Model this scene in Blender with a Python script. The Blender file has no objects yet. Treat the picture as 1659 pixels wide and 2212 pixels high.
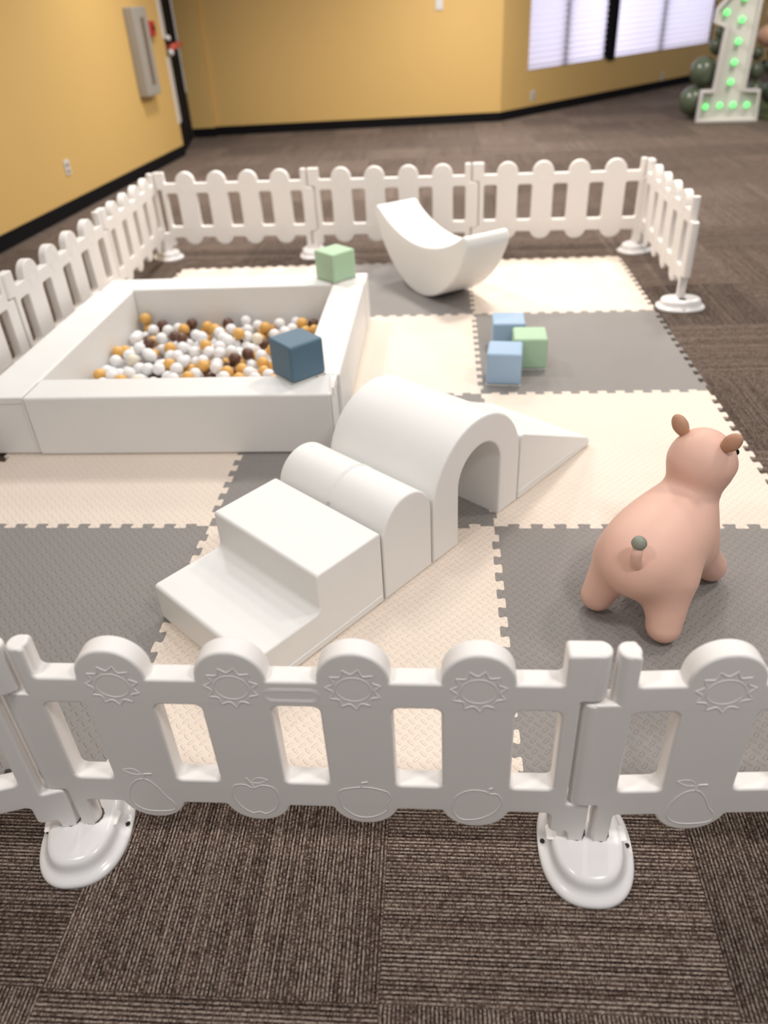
import bpy, bmesh, math, random
import numpy as np
from mathutils import Vector, Matrix, Euler

random.seed(7)
PI = math.pi
sc = bpy.context.scene
COL = sc.collection
CZ = -0.012            # carpet level; the mats' upper faces are at z = 0

# ------------------------------------------------------------------ materials
def new_mat(name):
    m = bpy.data.materials.new(name); m.use_nodes = True
    nt = m.node_tree; b = nt.nodes['Principled BSDF']
    return m, nt, b

def N(nt, t, **kw):
    n = nt.nodes.new(t)
    for k, v in kw.items():
        if k.startswith('i_'):
            n.inputs[int(k[2:])].default_value = v
        else:
            setattr(n, k, v)
    return n

def math_n(nt, op, a, b=None, c=None):
    n = nt.nodes.new('ShaderNodeMath'); n.operation = op
    for i, x in enumerate((a, b, c)):
        if x is None: continue
        if isinstance(x, (int, float)): n.inputs[i].default_value = x
        else: nt.links.new(x, n.inputs[i])
    return n.outputs[0]

def mix_rgb(nt, fac, c1, c2, blend='MIX'):
    n = nt.nodes.new('ShaderNodeMix'); n.data_type = 'RGBA'; n.blend_type = blend
    for s, x in ((0, fac), (6, c1), (7, c2)):
        if isinstance(x, (int, float)): n.inputs[s].default_value = x
        elif isinstance(x, tuple): n.inputs[s].default_value = (*x[:3], 1)
        else: nt.links.new(x, n.inputs[s])
    return n.outputs[2]

def simple(name, col, rough=0.5, bump=None, bscale=300, var=0.0, spec=0.5, vscale=6, metal=0.0):
    """plain surface with a faint procedural grain and tonal variation"""
    m, nt, b = new_mat(name)
    b.inputs['Base Color'].default_value = (*col, 1)
    b.inputs['Roughness'].default_value = rough
    b.inputs['Specular IOR Level'].default_value = spec
    b.inputs['Metallic'].default_value = metal
    tc = N(nt, 'ShaderNodeTexCoord')
    if var:
        no = N(nt, 'ShaderNodeTexNoise'); no.inputs['Scale'].default_value = vscale; no.inputs['Detail'].default_value = 3
        nt.links.new(tc.outputs['Object'], no.inputs['Vector'])
        f = math_n(nt, 'MULTIPLY_ADD', no.outputs['Fac'], var * 2, 1 - var)
        vm = N(nt, 'ShaderNodeVectorMath', operation='SCALE'); vm.inputs[0].default_value = col
        nt.links.new(f, vm.inputs['Scale'])
        nt.links.new(vm.outputs[0], b.inputs['Base Color'])
    if bump:
        no = N(nt, 'ShaderNodeTexNoise'); no.inputs['Scale'].default_value = bscale; no.inputs['Detail'].default_value = 2
        nt.links.new(tc.outputs['Object'], no.inputs['Vector'])
        bp = N(nt, 'ShaderNodeBump'); bp.inputs['Distance'].default_value = bump; bp.inputs['Strength'].default_value = 0.6
        nt.links.new(no.outputs['Fac'], bp.inputs['Height'])
        nt.links.new(bp.outputs[0], b.inputs['Normal'])
    return m

def emis(name, col, e, s):
    m, nt, b = new_mat(name)
    b.inputs['Base Color'].default_value = (*col, 1)
    b.inputs['Emission Color'].default_value = (*e, 1)
    b.inputs['Emission Strength'].default_value = s
    return m

def mat_foam(name, col):
    """foam puzzle mat: raised tread-plate pattern as a bump"""
    m, nt, b = new_mat(name)
    b.inputs['Roughness'].default_value = 0.55
    b.inputs['Specular IOR Level'].default_value = 0.35
    tc = N(nt, 'ShaderNodeTexCoord')
    sep = N(nt, 'ShaderNodeSeparateXYZ'); nt.links.new(tc.outputs['Object'], sep.inputs[0])
    PX = 0.0295; PY = 0.0295
    def ell(cx, cy, ang, la, lb):
        dx = math_n(nt, 'SUBTRACT', math_n(nt, 'FRACT', math_n(nt, 'ADD', math_n(nt, 'DIVIDE', sep.outputs['X'], PX), 100.5 - cx)), 0.5)
        dy = math_n(nt, 'SUBTRACT', math_n(nt, 'FRACT', math_n(nt, 'ADD', math_n(nt, 'DIVIDE', sep.outputs['Y'], PY), 100.5 - cy)), 0.5)
        c, s = math.cos(ang), math.sin(ang)
        u = math_n(nt, 'DIVIDE', math_n(nt, 'ADD', math_n(nt, 'MULTIPLY', dx, c), math_n(nt, 'MULTIPLY', dy, s)), la)
        v = math_n(nt, 'DIVIDE', math_n(nt, 'ADD', math_n(nt, 'MULTIPLY', dx, -s), math_n(nt, 'MULTIPLY', dy, c)), lb)
        r = math_n(nt, 'SQRT', math_n(nt, 'ADD', math_n(nt, 'MULTIPLY', u, u), math_n(nt, 'MULTIPLY', v, v)))
        n = nt.nodes.new('ShaderNodeMapRange'); n.interpolation_type = 'SMOOTHSTEP'
        nt.links.new(r, n.inputs[0]); n.inputs[1].default_value = 1.0; n.inputs[2].default_value = 0.55
        n.inputs[3].default_value = 0.0; n.inputs[4].default_value = 1.0
        return n.outputs[0]
    h = math_n(nt, 'MAXIMUM', ell(.25, .25, PI/4, .40, .16), ell(.75, .75, -PI/4, .42, .13))
    no = N(nt, 'ShaderNodeTexNoise'); no.inputs['Scale'].default_value = 900; nt.links.new(tc.outputs['Object'], no.inputs['Vector'])
    h2 = math_n(nt, 'ADD', h, math_n(nt, 'MULTIPLY', no.outputs['Fac'], 0.08))
    bp = N(nt, 'ShaderNodeBump'); bp.inputs['Distance'].default_value = 0.002; bp.inputs['Strength'].default_value = 0.8
    nt.links.new(h2, bp.inputs['Height']); nt.links.new(bp.outputs[0], b.inputs['Normal'])
    n2 = N(nt, 'ShaderNodeTexNoise'); n2.inputs['Scale'].default_value = 4; n2.inputs['Detail'].default_value = 3
    nt.links.new(tc.outputs['Object'], n2.inputs['Vector'])
    f = math_n(nt, 'MULTIPLY_ADD', n2.outputs['Fac'], 0.10, 0.95)
    vm = N(nt, 'ShaderNodeVectorMath', operation='SCALE'); vm.inputs[0].default_value = col
    nt.links.new(f, vm.inputs['Scale']); nt.links.new(vm.outputs[0], b.inputs['Base Color'])
    return m

def mat_carpet():
    """quarter-turned square carpet tiles of ribbed loop pile"""
    m, nt, b = new_mat('carpet')
    b.inputs['Roughness'].default_value = 0.95
    b.inputs['Specular IOR Level'].default_value = 0.1
    tc = N(nt, 'ShaderNodeTexCoord')
    mp = N(nt, 'ShaderNodeMapping'); nt.links.new(tc.outputs['Object'], mp.inputs['Vector'])
    T = 0.606
    a = math.radians(0.4)
    # texture space: x' = (R(-a)(p - o))/T
    mp.vector_type = 'TEXTURE'
    mp.inputs['Location'].default_value = (0.057, -0.418, 0)
    mp.inputs['Rotation'].default_value = (0, 0, a)
    mp.inputs['Scale'].default_value = (T, T, 1)
    sep = N(nt, 'ShaderNodeSeparateXYZ'); nt.links.new(mp.outputs[0], sep.inputs[0])
    X, Y = sep.outputs['X'], sep.outputs['Y']
    fx, fy = math_n(nt, 'FLOOR', X), math_n(nt, 'FLOOR', Y)
    par = math_n(nt, 'ABSOLUTE', math_n(nt, 'MODULO', math_n(nt, 'ADD', math_n(nt, 'ADD', fx, fy), 200), 2))
    def mixf(f, p, q):
        n = nt.nodes.new('ShaderNodeMix'); n.data_type = 'FLOAT'
        nt.links.new(f, n.inputs[0]); nt.links.new(p, n.inputs[2]); nt.links.new(q, n.inputs[3]); return n.outputs[0]
    across = mixf(par, X, Y); along = mixf(par, Y, X)
    tile = N(nt, 'ShaderNodeCombineXYZ'); nt.links.new(fx, tile.inputs[0]); nt.links.new(fy, tile.inputs[1])
    wt = N(nt, 'ShaderNodeTexWhiteNoise', noise_dimensions='2D'); nt.links.new(tile.outputs[0], wt.inputs['Vector'])
    tv = wt.outputs['Value']
    rows = 164.0
    ar = math_n(nt, 'MULTIPLY', across, rows)
    # slight waviness of the yarn lines
    wob = N(nt, 'ShaderNodeTexNoise', noise_dimensions='2D'); wob.inputs['Scale'].default_value = 60; wob.inputs['Detail'].default_value = 1
    nt.links.new(mp.outputs[0], wob.inputs['Vector'])
    ar = math_n(nt, 'ADD', ar, math_n(nt, 'MULTIPLY', wob.outputs['Fac'], .7))
    row = math_n(nt, 'FLOOR', ar)
    rc = N(nt, 'ShaderNodeCombineXYZ'); nt.links.new(row, rc.inputs[0]); nt.links.new(tv, rc.inputs[1])
    wr = N(nt, 'ShaderNodeTexWhiteNoise', noise_dimensions='2D'); nt.links.new(rc.outputs[0], wr.inputs['Vector'])
    # loops along the row
    al = math_n(nt, 'ADD', math_n(nt, 'MULTIPLY', along, 210.0), math_n(nt, 'MULTIPLY', wr.outputs['Value'], 7.3))
    lc = N(nt, 'ShaderNodeCombineXYZ'); nt.links.new(row, lc.inputs[0]); nt.links.new(math_n(nt, 'FLOOR', al), lc.inputs[1])
    wl = N(nt, 'ShaderNodeTexWhiteNoise', noise_dimensions='2D'); nt.links.new(lc.outputs[0], wl.inputs['Vector'])
    # slow shading of yarn colour along a row
    sv = N(nt, 'ShaderNodeCombineXYZ'); nt.links.new(math_n(nt, 'MULTIPLY', row, 3.7), sv.inputs[0]); nt.links.new(math_n(nt, 'MULTIPLY', along, 9.0), sv.inputs[1])
    ns = N(nt, 'ShaderNodeTexNoise', noise_dimensions='2D'); ns.inputs['Scale'].default_value = 1.0; nt.links.new(sv.outputs[0], ns.inputs['Vector'])
    alt = math_n(nt, 'ABSOLUTE', math_n(nt, 'MODULO', math_n(nt, 'ADD', row, 4000), 2))
    val = math_n(nt, 'ADD', math_n(nt, 'ADD', math_n(nt, 'MULTIPLY', wr.outputs['Value'], 0.16), math_n(nt, 'MULTIPLY', wl.outputs['Value'], 0.34)),
                 math_n(nt, 'ADD', math_n(nt, 'MULTIPLY', alt, 0.32), math_n(nt, 'MULTIPLY', ns.outputs['Fac'], 0.24)))
    ramp = N(nt, 'ShaderNodeValToRGB'); e = ramp.color_ramp.elements
    e[0].position = 0.20; e[0].color = (0.022, 0.013, 0.011, 1)
    e[1].position = 0.86; e[1].color = (0.40, 0.325, 0.27, 1)
    x = ramp.color_ramp.elements.new(0.52); x.color = (0.103, 0.068, 0.053, 1)
    nt.links.new(val, ramp.inputs[0])
    big = N(nt, 'ShaderNodeTexNoise'); big.inputs['Scale'].default_value = 1.3; big.inputs['Detail'].default_value = 2
    nt.links.new(tc.outputs['Object'], big.inputs['Vector'])
    k = math_n(nt, 'ADD', math_n(nt, 'MULTIPLY_ADD', tv, 0.36, 0.66), math_n(nt, 'MULTIPLY', big.outputs['Fac'], 0.16))
    vm = N(nt, 'ShaderNodeVectorMath', operation='SCALE'); nt.links.new(ramp.outputs[0], vm.inputs[0]); nt.links.new(k, vm.inputs['Scale'])
    nt.links.new(vm.outputs[0], b.inputs['Base Color'])
    # relief: rounded yarn rows and loops
    pr = math_n(nt, 'ABSOLUTE', math_n(nt, 'SINE', math_n(nt, 'MULTIPLY', ar, PI)))
    pl = math_n(nt, 'ABSOLUTE', math_n(nt, 'SINE', math_n(nt, 'MULTIPLY', al, PI)))
    hh = math_n(nt, 'ADD', pr, math_n(nt, 'MULTIPLY', pl, 0.5))
    bp = N(nt, 'ShaderNodeBump'); bp.inputs['Distance'].default_value = 0.0022; bp.inputs['Strength'].default_value = 0.8
    nt.links.new(hh, bp.inputs['Height']); nt.links.new(bp.outputs[0], b.inputs['Normal'])
    return m

M = {}
M['fence'] = simple('fence_plastic', (0.80, 0.765, 0.735), 0.42, bump=0.0003, bscale=700, var=0.015)
M['base'] = simple('gloss_plastic', (0.80, 0.775, 0.77), 0.22, var=0.01)
M['hole'] = simple('dark_hole', (0.015, 0.012, 0.01), 0.8)
M['gap'] = simple('dark_gap', (0.10, 0.085, 0.075), 0.8)
M['vinyl'] = simple('white_vinyl', (0.80, 0.793, 0.772), 0.48, bump=0.0004, bscale=90, var=0.02, spec=0.4)
M['vinyl_pit'] = simple('pit_vinyl', (0.79, 0.778, 0.757), 0.46, bump=0.0006, bscale=45, var=0.02, spec=0.4)
M['cream'] = mat_foam('cream_foam', (0.775, 0.67, 0.575))
M['gray'] = mat_foam('gray_foam', (0.248, 0.230, 0.218))
M['carpet'] = mat_carpet()
M['wall'] = simple('mustard_paint', (0.60, 0.385, 0.130), 0.55, bump=0.0006, bscale=120, var=0.03, vscale=1.5)
M['black'] = simple('black_vinyl', (0.006, 0.005, 0.006), 0.85, spec=0.12)
M['navy'] = simple('navy_vinyl', (0.095, 0.170, 0.235), 0.5, bump=0.0004, bscale=80, var=0.03, spec=0.4)
M['blue'] = simple('light_blue_vinyl', (0.33, 0.455, 0.61), 0.5, bump=0.0004, bscale=80, var=0.03, spec=0.4)
M['green'] = simple('mint_green_vinyl', (0.40, 0.565, 0.385), 0.5, bump=0.0004, bscale=80, var=0.03, spec=0.4)
M['zip'] = simple('pale_zip', (0.62, 0.60, 0.56), 0.6)
M['pink'] = simple('pink_rubber', (0.72, 0.45, 0.36), 0.5, bump=0.0004, bscale=25, var=0.03, spec=0.35)
M['ear'] = simple('ear_rubber', (0.47, 0.255, 0.165), 0.5, var=0.03, spec=0.35)
M['tail_tip'] = simple('grey_green_rubber', (0.24, 0.25, 0.20), 0.5, var=0.08, vscale=60)
M['ball_white'] = simple('white_ball', (0.83, 0.82, 0.82), 0.3)
M['ball_gold'] = simple('gold_ball', (0.72, 0.40, 0.10), 0.3)
M['ball_brown'] = simple('brown_ball', (0.115, 0.048, 0.028), 0.28)
M['ball_cream'] = simple('cream_ball', (0.76, 0.69, 0.56), 0.3)
M['balloon'] = simple('olive_balloon', (0.078, 0.098, 0.062), 0.22, var=0.05)
M['balloon_tan'] = simple('tan_balloon', (0.55, 0.33, 0.22), 0.25)
M['balloon_brown'] = simple('brown_balloon', (0.14, 0.045, 0.025), 0.25)
M['marquee'] = simple('marquee_white', (0.66, 0.63, 0.61), 0.5)
M['bulb'] = emis('green_bulb', (0.2, 0.7, 0.25), (0.13, 0.95, 0.20), 1.1)
m, nt, b = new_mat('translucent_blind')
tr = N(nt, 'ShaderNodeBsdfTranslucent'); tr.inputs['Color'].default_value = (.80, .75, .88, 1)
df = N(nt, 'ShaderNodeBsdfDiffuse'); df.inputs['Color'].default_value = (.55, .52, .58, 1)
mx = N(nt, 'ShaderNodeMixShader'); mx.inputs[0].default_value = .35
nt.links.new(tr.outputs[0], mx.inputs[1]); nt.links.new(df.outputs[0], mx.inputs[2]); nt.links.new(mx.outputs[0], nt.nodes['Material Output'].inputs['Surface'])
M['blind'] = m
M['metal'] = simple('grey_metal', (0.31, 0.285, 0.25), 0.45, var=0.03)
M['slot'] = simple('dark_slot', (0.13, 0.10, 0.08), 0.3)
M['red'] = simple('red_plastic', (0.42, 0.03, 0.03), 0.4)
M['redbar'] = simple('red_lever', (0.62, 0.10, 0.07), 0.4)
M['plate'] = simple('white_plate', (0.62, 0.60, 0.58), 0.4)
M['grass'] = simple('artificial_grass', (0.05, 0.07, 0.01), 0.9, bump=0.004, bscale=200, var=0.3, vscale=40)

# ------------------------------------------------------------------ helpers
def tag(o, label=None, cat=None, group=None, kind=None):
    if label: o['label'] = label
    if cat: o['category'] = cat
    if group: o['group'] = group
    if kind: o['kind'] = kind
    return o

def empty(name, loc=(0, 0, 0), rz=0.0):
    o = bpy.data.objects.new(name, None); COL.objects.link(o)
    o.location = loc; o.rotation_euler = (0, 0, rz); o.empty_display_size = 0.05
    return o

def put(name, me, m=None, parent=None, loc=None, rot=None):
    o = bpy.data.objects.new(name, me); COL.objects.link(o)
    if m is not None:
        me.materials.clear(); me.materials.append(m)
    if me.get('wn'):                         # keep big flat faces flat next to rounded edges
        w_ = o.modifiers.new('weighted_normal', 'WEIGHTED_NORMAL'); w_.keep_sharp = True; w_.weight = 100
    if parent: o.parent = parent
    if loc is not None: o.location = loc
    if rot is not None: o.rotation_euler = rot
    return o

def smooth(me, ang=None):
    for p in me.polygons: p.use_smooth = True
    if ang is not None:
        me.set_sharp_from_angle(angle=math.radians(ang))
    return me

def bm_mesh(bm, name, ang=40):
    bmesh.ops.recalc_face_normals(bm, faces=bm.faces)
    me = bpy.data.meshes.new(name); bm.to_mesh(me); bm.free()
    if 34 < ang <= 40: me['wn'] = 1
    return smooth(me, ang)

def add_box(bm, lo, hi, bev=0.0, seg=3):
    r = bmesh.ops.create_cube(bm, size=1.0)
    vs = r['verts']
    lo, hi = Vector(lo), Vector(hi)
    for v in vs:
        v.co = Vector(((v.co.x+.5)*(hi.x-lo.x)+lo.x, (v.co.y+.5)*(hi.y-lo.y)+lo.y, (v.co.z+.5)*(hi.z-lo.z)+lo.z))
    if bev > 0:
        es = list({e for v in vs for e in v.link_edges})
        bmesh.ops.bevel(bm, geom=es, offset=bev, segments=seg, profile=0.5, affect='EDGES')
    return bm

def box_mesh(name, lo, hi, bev=0.0, seg=3, ang=40):
    bm = bmesh.new(); add_box(bm, lo, hi, bev, seg); return bm_mesh(bm, name, ang)

def add_tube(bm, pts, r, closed=False, seg=6, flat=None):
    """sweep a small round section along points"""
    n = len(pts); P = [Vector(p) for p in pts]; rings = []
    for i in range(n):
        if closed: t = P[(i+1) % n] - P[i-1]
        else: t = P[min(i+1, n-1)] - P[max(i-1, 0)]
        t.normalize()
        up = Vector((0, 0, 1)) if flat is None else Vector(flat)
        if abs(t.dot(up)) > .95: up = Vector((1, 0, 0)) if abs(t.x) < .9 else Vector((0, 1, 0))
        a = t.cross(up).normalized(); b = a.cross(t).normalized()
        rr = r[i] if isinstance(r, (list, tuple)) else r
        rings.append([bm.verts.new(P[i] + a*rr*math.cos(2*PI*k/seg) + b*rr*math.sin(2*PI*k/seg)) for k in range(seg)])
    m = n if closed else n-1
    for i in range(m):
        A, B = rings[i], rings[(i+1) % n]
        for k in range(seg):
            bm.faces.new((A[k], A[(k+1) % seg], B[(k+1) % seg], B[k]))
    if not closed:
        bm.faces.new(rings[0][::-1]); bm.faces.new(rings[-1])

def add_cyl(bm, c, r, z0, z1, bev=0.004, seg=24):
    r0 = bmesh.ops.create_cone(bm, cap_ends=True, segments=seg, radius1=r, radius2=r, depth=z1-z0)
    vs = r0['verts']
    for v in vs: v.co += Vector((c[0], c[1], (z0+z1)/2))
    if bev:
        es = {e for v in vs for e in v.link_edges if abs(e.verts[0].co.z-e.verts[1].co.z) < 1e-6}
        bmesh.ops.bevel(bm, geom=list(es), offset=bev, segments=3, profile=.5, affect='EDGES')

def fillet(pts, seg=5):
    """pts: (x, y, r) closed polygon -> rounded polyline"""
    q = [p if len(p) > 2 else (*p, 0) for p in pts]
    pts = [p for i, p in enumerate(q) if math.hypot(p[0]-q[i-1][0], p[1]-q[i-1][1]) > 1e-6]
    out = []; n = len(pts)
    for i, (x, y, r) in enumerate(pts):
        p = Vector((x, y)); a = Vector(pts[i-1][:2]); b = Vector(pts[(i+1) % n][:2])
        if r <= 0: out.append((x, y)); continue
        u = a-p; v = b-p; lu, lv = u.length, v.length; u /= lu; v /= lv
        ang = u.angle(v)
        if ang > PI-1e-3: out.append((x, y)); continue
        t = min(r/math.tan(ang/2), .48*lu, .48*lv); rr = t*math.tan(ang/2)
        c = p + (u+v).normalized()*(rr/math.sin(ang/2))
        s = p+u*t-c; e = p+v*t-c
        a0 = math.atan2(s.y, s.x); a1 = math.atan2(e.y, e.x); d = (a1-a0+PI) % (2*PI)-PI
        for k in range(seg+1):
            q = a0+d*k/seg; out.append((c.x+rr*math.cos(q), c.y+rr*math.sin(q)))
    return out

def offset_poly(pts, d):
    """move a closed outline inward (d > 0 for counter-clockwise)"""
    n = len(pts); out = []
    for i in range(n):
        a, p, b = Vector(pts[i-1]), Vector(pts[i]), Vector(pts[(i+1) % n])
        e1 = (p-a); e2 = (b-p)
        if e1.length < 1e-9 or e2.length < 1e-9: out.append(tuple(p)); continue
        n1 = Vector((-e1.y, e1.x)).normalized(); n2 = Vector((-e2.y, e2.x)).normalized()
        m = n1+n2
        if m.length < 1e-6: out.append(tuple(p)); continue
        m.normalize(); out.append(tuple(p + m*(d/max(.5, m.dot(n1)))))
    return out

DEPS = None
def curve_solid(name, outlines, half, bev, res=3, ang=35):
    """filled outline (first is the rim, others are holes), extruded +-half with rounded edges; lies in XY"""
    cu = bpy.data.curves.new(name+'_c', 'CURVE'); cu.dimensions = '2D'; cu.fill_mode = 'BOTH'
    for k, o in enumerate(outlines):
        o = offset_poly(o, bev if k == 0 else -bev)
        sp = cu.splines.new('POLY'); sp.points.add(len(o)-1)
        for p, q in zip(sp.points, o): p.co = (q[0], q[1], 0, 1)
        sp.use_cyclic_u = True
    cu.extrude = half-bev; cu.bevel_depth = bev; cu.bevel_resolution = res
    ob = bpy.data.objects.new(name+'_c', cu); COL.objects.link(ob)
    dg = bpy.context.evaluated_depsgraph_get(); dg.update()
    me = bpy.data.meshes.new_from_object(ob.evaluated_get(dg))
    bpy.data.objects.remove(ob); bpy.data.curves.remove(cu)
    bm = bmesh.new(); bm.from_mesh(me); bpy.data.meshes.remove(me)
    bmesh.ops.remove_doubles(bm, verts=bm.verts, dist=1e-5)
    return bm

def xform(bm, mat):
    bmesh.ops.transform(bm, matrix=mat, verts=bm.verts)

# XY outline -> stands upright: x stays, y -> z, thickness along -y
STAND = Matrix(((1, 0, 0, 0), (0, 0, -1, 0), (0, 1, 0, 0), (0, 0, 0, 1)))

# ------------------------------------------------------------------ camera
cam = bpy.data.cameras.new('camera'); co = bpy.data.objects.new('camera', cam); COL.objects.link(co)
co.location = (0.781445478, -0.989477538, 1.452331387)
co.rotation_euler = (1.002049053, 0.051412974, 0.069724786)
cam.sensor_fit = 'VERTICAL'; cam.sensor_height = 24.0
cam.lens = 1600.94035/2212*24.0
cam.shift_x = (829.5-821.368)/2212
cam.shift_y = -(1106-1016.6239)/2212
cam.clip_start = 0.05; cam.clip_end = 60
cam.dof.use_dof = True; cam.dof.focus_distance = 1.74; cam.dof.aperture_fstop = 1.25
sc.camera = co

# ------------------------------------------------------------------ room shell
def slab_wall(name, A, B, z0, z1, th, m):
    """vertical slab whose visible face runs A -> B; thickness goes to the left of A->B"""
    A, B = Vector((A[0], A[1])), Vector((B[0], B[1])); d = (B-A).normalized(); n = Vector((-d.y, d.x))*th
    bm = bmesh.new()
    q = [A, B, B+n, A+n]
    lo = [bm.verts.new((p.x, p.y, z0)) for p in q]; hi = [bm.verts.new((p.x, p.y, z1)) for p in q]
    bm.faces.new(lo[::-1]); bm.faces.new(hi)
    for i in range(4): bm.faces.new((lo[i], lo[(i+1) % 4], hi[(i+1) % 4], hi[i]))
    return put(name, bm_mesh(bm, name, 30), m)

WH = 3.0
floor = put('floor', box_mesh('floor', (-6, -4, CZ-.1), (9, 16, CZ)), M['carpet']); tag(floor, kind='structure')
LA, LB = (-3.001, -3.5), (-2.27, 8.272)          # left wall, running away from the camera
ld = Vector((LB[0]-LA[0], LB[1]-LA[1])).normalized()
BK0, BK1 = (-2.246, 9.700), (1.538, 9.827)
WD = Vector((.70223148, .7119487)); WB = Vector((8.0, 16.0)); W1 = (BK1[0]+WD.x*8.0, BK1[1]+WD.y*8.0)
tag(slab_wall('wall_left', LA, LB, CZ, WH, .22, M['wall']), kind='structure')
tag(slab_wall('wall_alcove', (-2.54, 9.60), (-2.246, 9.615), CZ, WH, .35, M['wall']), kind='structure')
tag(slab_wall('wall_back', BK0, BK1, CZ, WH, .2, M['wall']), kind='structure')

# window wall with two openings (built from strips round the openings)
WZ0, WZ1 = .53, 1.95
OPEN = [(.53, 2.315), (2.475, 5.3)]
def wpt(s, off=0.0):
    return (BK1[0]+WD.x*s - WD.y*off, BK1[1]+WD.y*s + WD.x*off)
bm = bmesh.new()
def wall_piece(s0, s1, z0, z1):
    a, b2, c, d = wpt(s0), wpt(s1), wpt(s1, .2), wpt(s0, .2)
    lo = [bm.verts.new((p[0], p[1], z0)) for p in (a, b2, c, d)]; hi = [bm.verts.new((p[0], p[1], z1)) for p in (a, b2, c, d)]
    bm.faces.new(lo[::-1]); bm.faces.new(hi)
    for i in range(4): bm.faces.new((lo[i], lo[(i+1) % 4], hi[(i+1) % 4], hi[i]))
wall_piece(0, 8, CZ, WZ0); wall_piece(0, 8, WZ1, WH)
wall_piece(0, .53, WZ0, WZ1); wall_piece(5.3, 8, WZ0, WZ1)
tag(put('wall_window', bm_mesh(bm, 'wall_window', 30), M['wall']), kind='structure')
# black post between the two windows
tag(slab_wall('trim_1', wpt(2.312, -.02), wpt(2.478, -.02), WZ0-.03, WZ1, .2, M['black']), kind='structure')
for k, (s0, s1) in enumerate(OPEN):
    w = empty('window_%d' % (k+1), (*wpt((s0+s1)/2, .06), WZ0)); tag(w, kind='structure')
    ang = math.atan2(WD.y, WD.x); w.rotation_euler = (0, 0, ang)
    hw = (s1-s0)/2
    bm = bmesh.new()                               # pleated shade: zig-zag section
    nz = 40; zt = WZ1-WZ0
    prev = None
    for i in range(nz+1):
        y = -.02 if i % 2 else .012
        cur = [bm.verts.new((-hw+.015, y, i*zt/nz)), bm.verts.new((hw-.015, y, i*zt/nz))]
        if prev: bm.faces.new((prev[0], prev[1], cur[1], cur[0]))
        prev = cur
    put('pleated_blind', bm_mesh(bm, 'pleated_blind', 10), M['blind'], w)
    bm = bmesh.new()
    add_box(bm, (-hw, -.055, -.012), (hw, .05, .0)); add_box(bm, (-hw, -.03, 0), (-hw+.018, .05, zt)); add_box(bm, (hw-.018, -.03, 0), (hw, .05, zt))
    put('window_frame', bm_mesh(bm, 'window_frame', 30), M['black'], w)
    bm = bmesh.new()
    add_box(bm, (-.06-.05*k, .03, 0), (.03-.05*k, .09, zt))
    put('mullion', bm_mesh(bm, 'mullion', 30), M['black'], w)
    dlt = bpy.data.lights.new('daylight', 'AREA'); dlt.shape = 'RECTANGLE'; dlt.size = hw*2+.6; dlt.size_y = zt+.6; dlt.energy = 14.5*(hw*2+.6); dlt.color = (.90, .92, 1.0)
    do = bpy.data.objects.new('daylight', dlt); COL.objects.link(do)
    q = wpt((s0+s1)/2, .75); do.location = (q[0], q[1], (WZ0+WZ1)/2); do.rotation_euler = (-PI/2, 0, ang)

# baseboards
tag(slab_wall('baseboard_left', (LA[0]+.012, LA[1]), (LB[0]+.012, LB[1]), CZ, .10, .0115, M['black']), kind='structure')
tag(slab_wall('baseboard_alcove', (-2.54, 9.588), (-2.236, 9.603), CZ, .10, .0115, M['black']), kind='structure')
tag(slab_wall('baseboard_return', (-2.234, 9.600), (-2.234, 9.70), CZ, .10, .0115, M['black']), kind='structure')
tag(slab_wall('baseboard_back', (-2.236, 9.688), (1.546, 9.815), CZ, .10, .0115, M['black']), kind='structure')
tag(slab_wall('baseboard_window', wpt(.0, -.012), wpt(8.0, -.012), CZ, .10, .0115, M['black']), kind='structure')

# dark exit door in the recess after the left wall
DA, DB = Vector((-2.285, 8.28)), Vector((-2.545, 9.585))
dd = (DB-DA).normalized(); dl = (DB-DA).length
door = empty('door_1', (DA.x, DA.y, CZ), math.atan2(dd.y, dd.x)); tag(door, kind='structure')
put('door_leaf', box_mesh('door_leaf', (0, 0, 0), (dl, .05, 2.1), .004, 2), M['black'], door)
put('push_plate', box_mesh('push_plate', (-.05, -.018, .34), (.20, -.001, 1.02), .003, 2), M['plate'], door)
put('push_plate', box_mesh('push_plate', (-.05, -.018, 1.20), (.20, -.001, 2.0), .003, 2), M['plate'], door)
bm = bmesh.new(); add_box(bm, (.05, -.10, 1.08), (1.0, -.05, 1.14), .012, 3); add_box(bm, (.12, -.06, 1.09), (.18, .0, 1.13)); add_box(bm, (.85, -.06, 1.09), (.91, .0, 1.13))
put('push_bar', bm_mesh(bm, 'push_bar'), M['redbar'], door)
bm = bmesh.new(); bmesh.ops.create_uvsphere(bm, u_segments=20, v_segments=12, radius=.035)
put('knob', bm_mesh(bm, 'knob', 180), M['plate'], door, (.06, -.05, 1.06))
bm = bmesh.new(); bmesh.ops.create_uvsphere(bm, u_segments=20, v_segments=12, radius=.03)
put('knob', bm_mesh(bm, 'knob', 180), M['plate'], door, (.06, -.045, 1.20))

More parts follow.
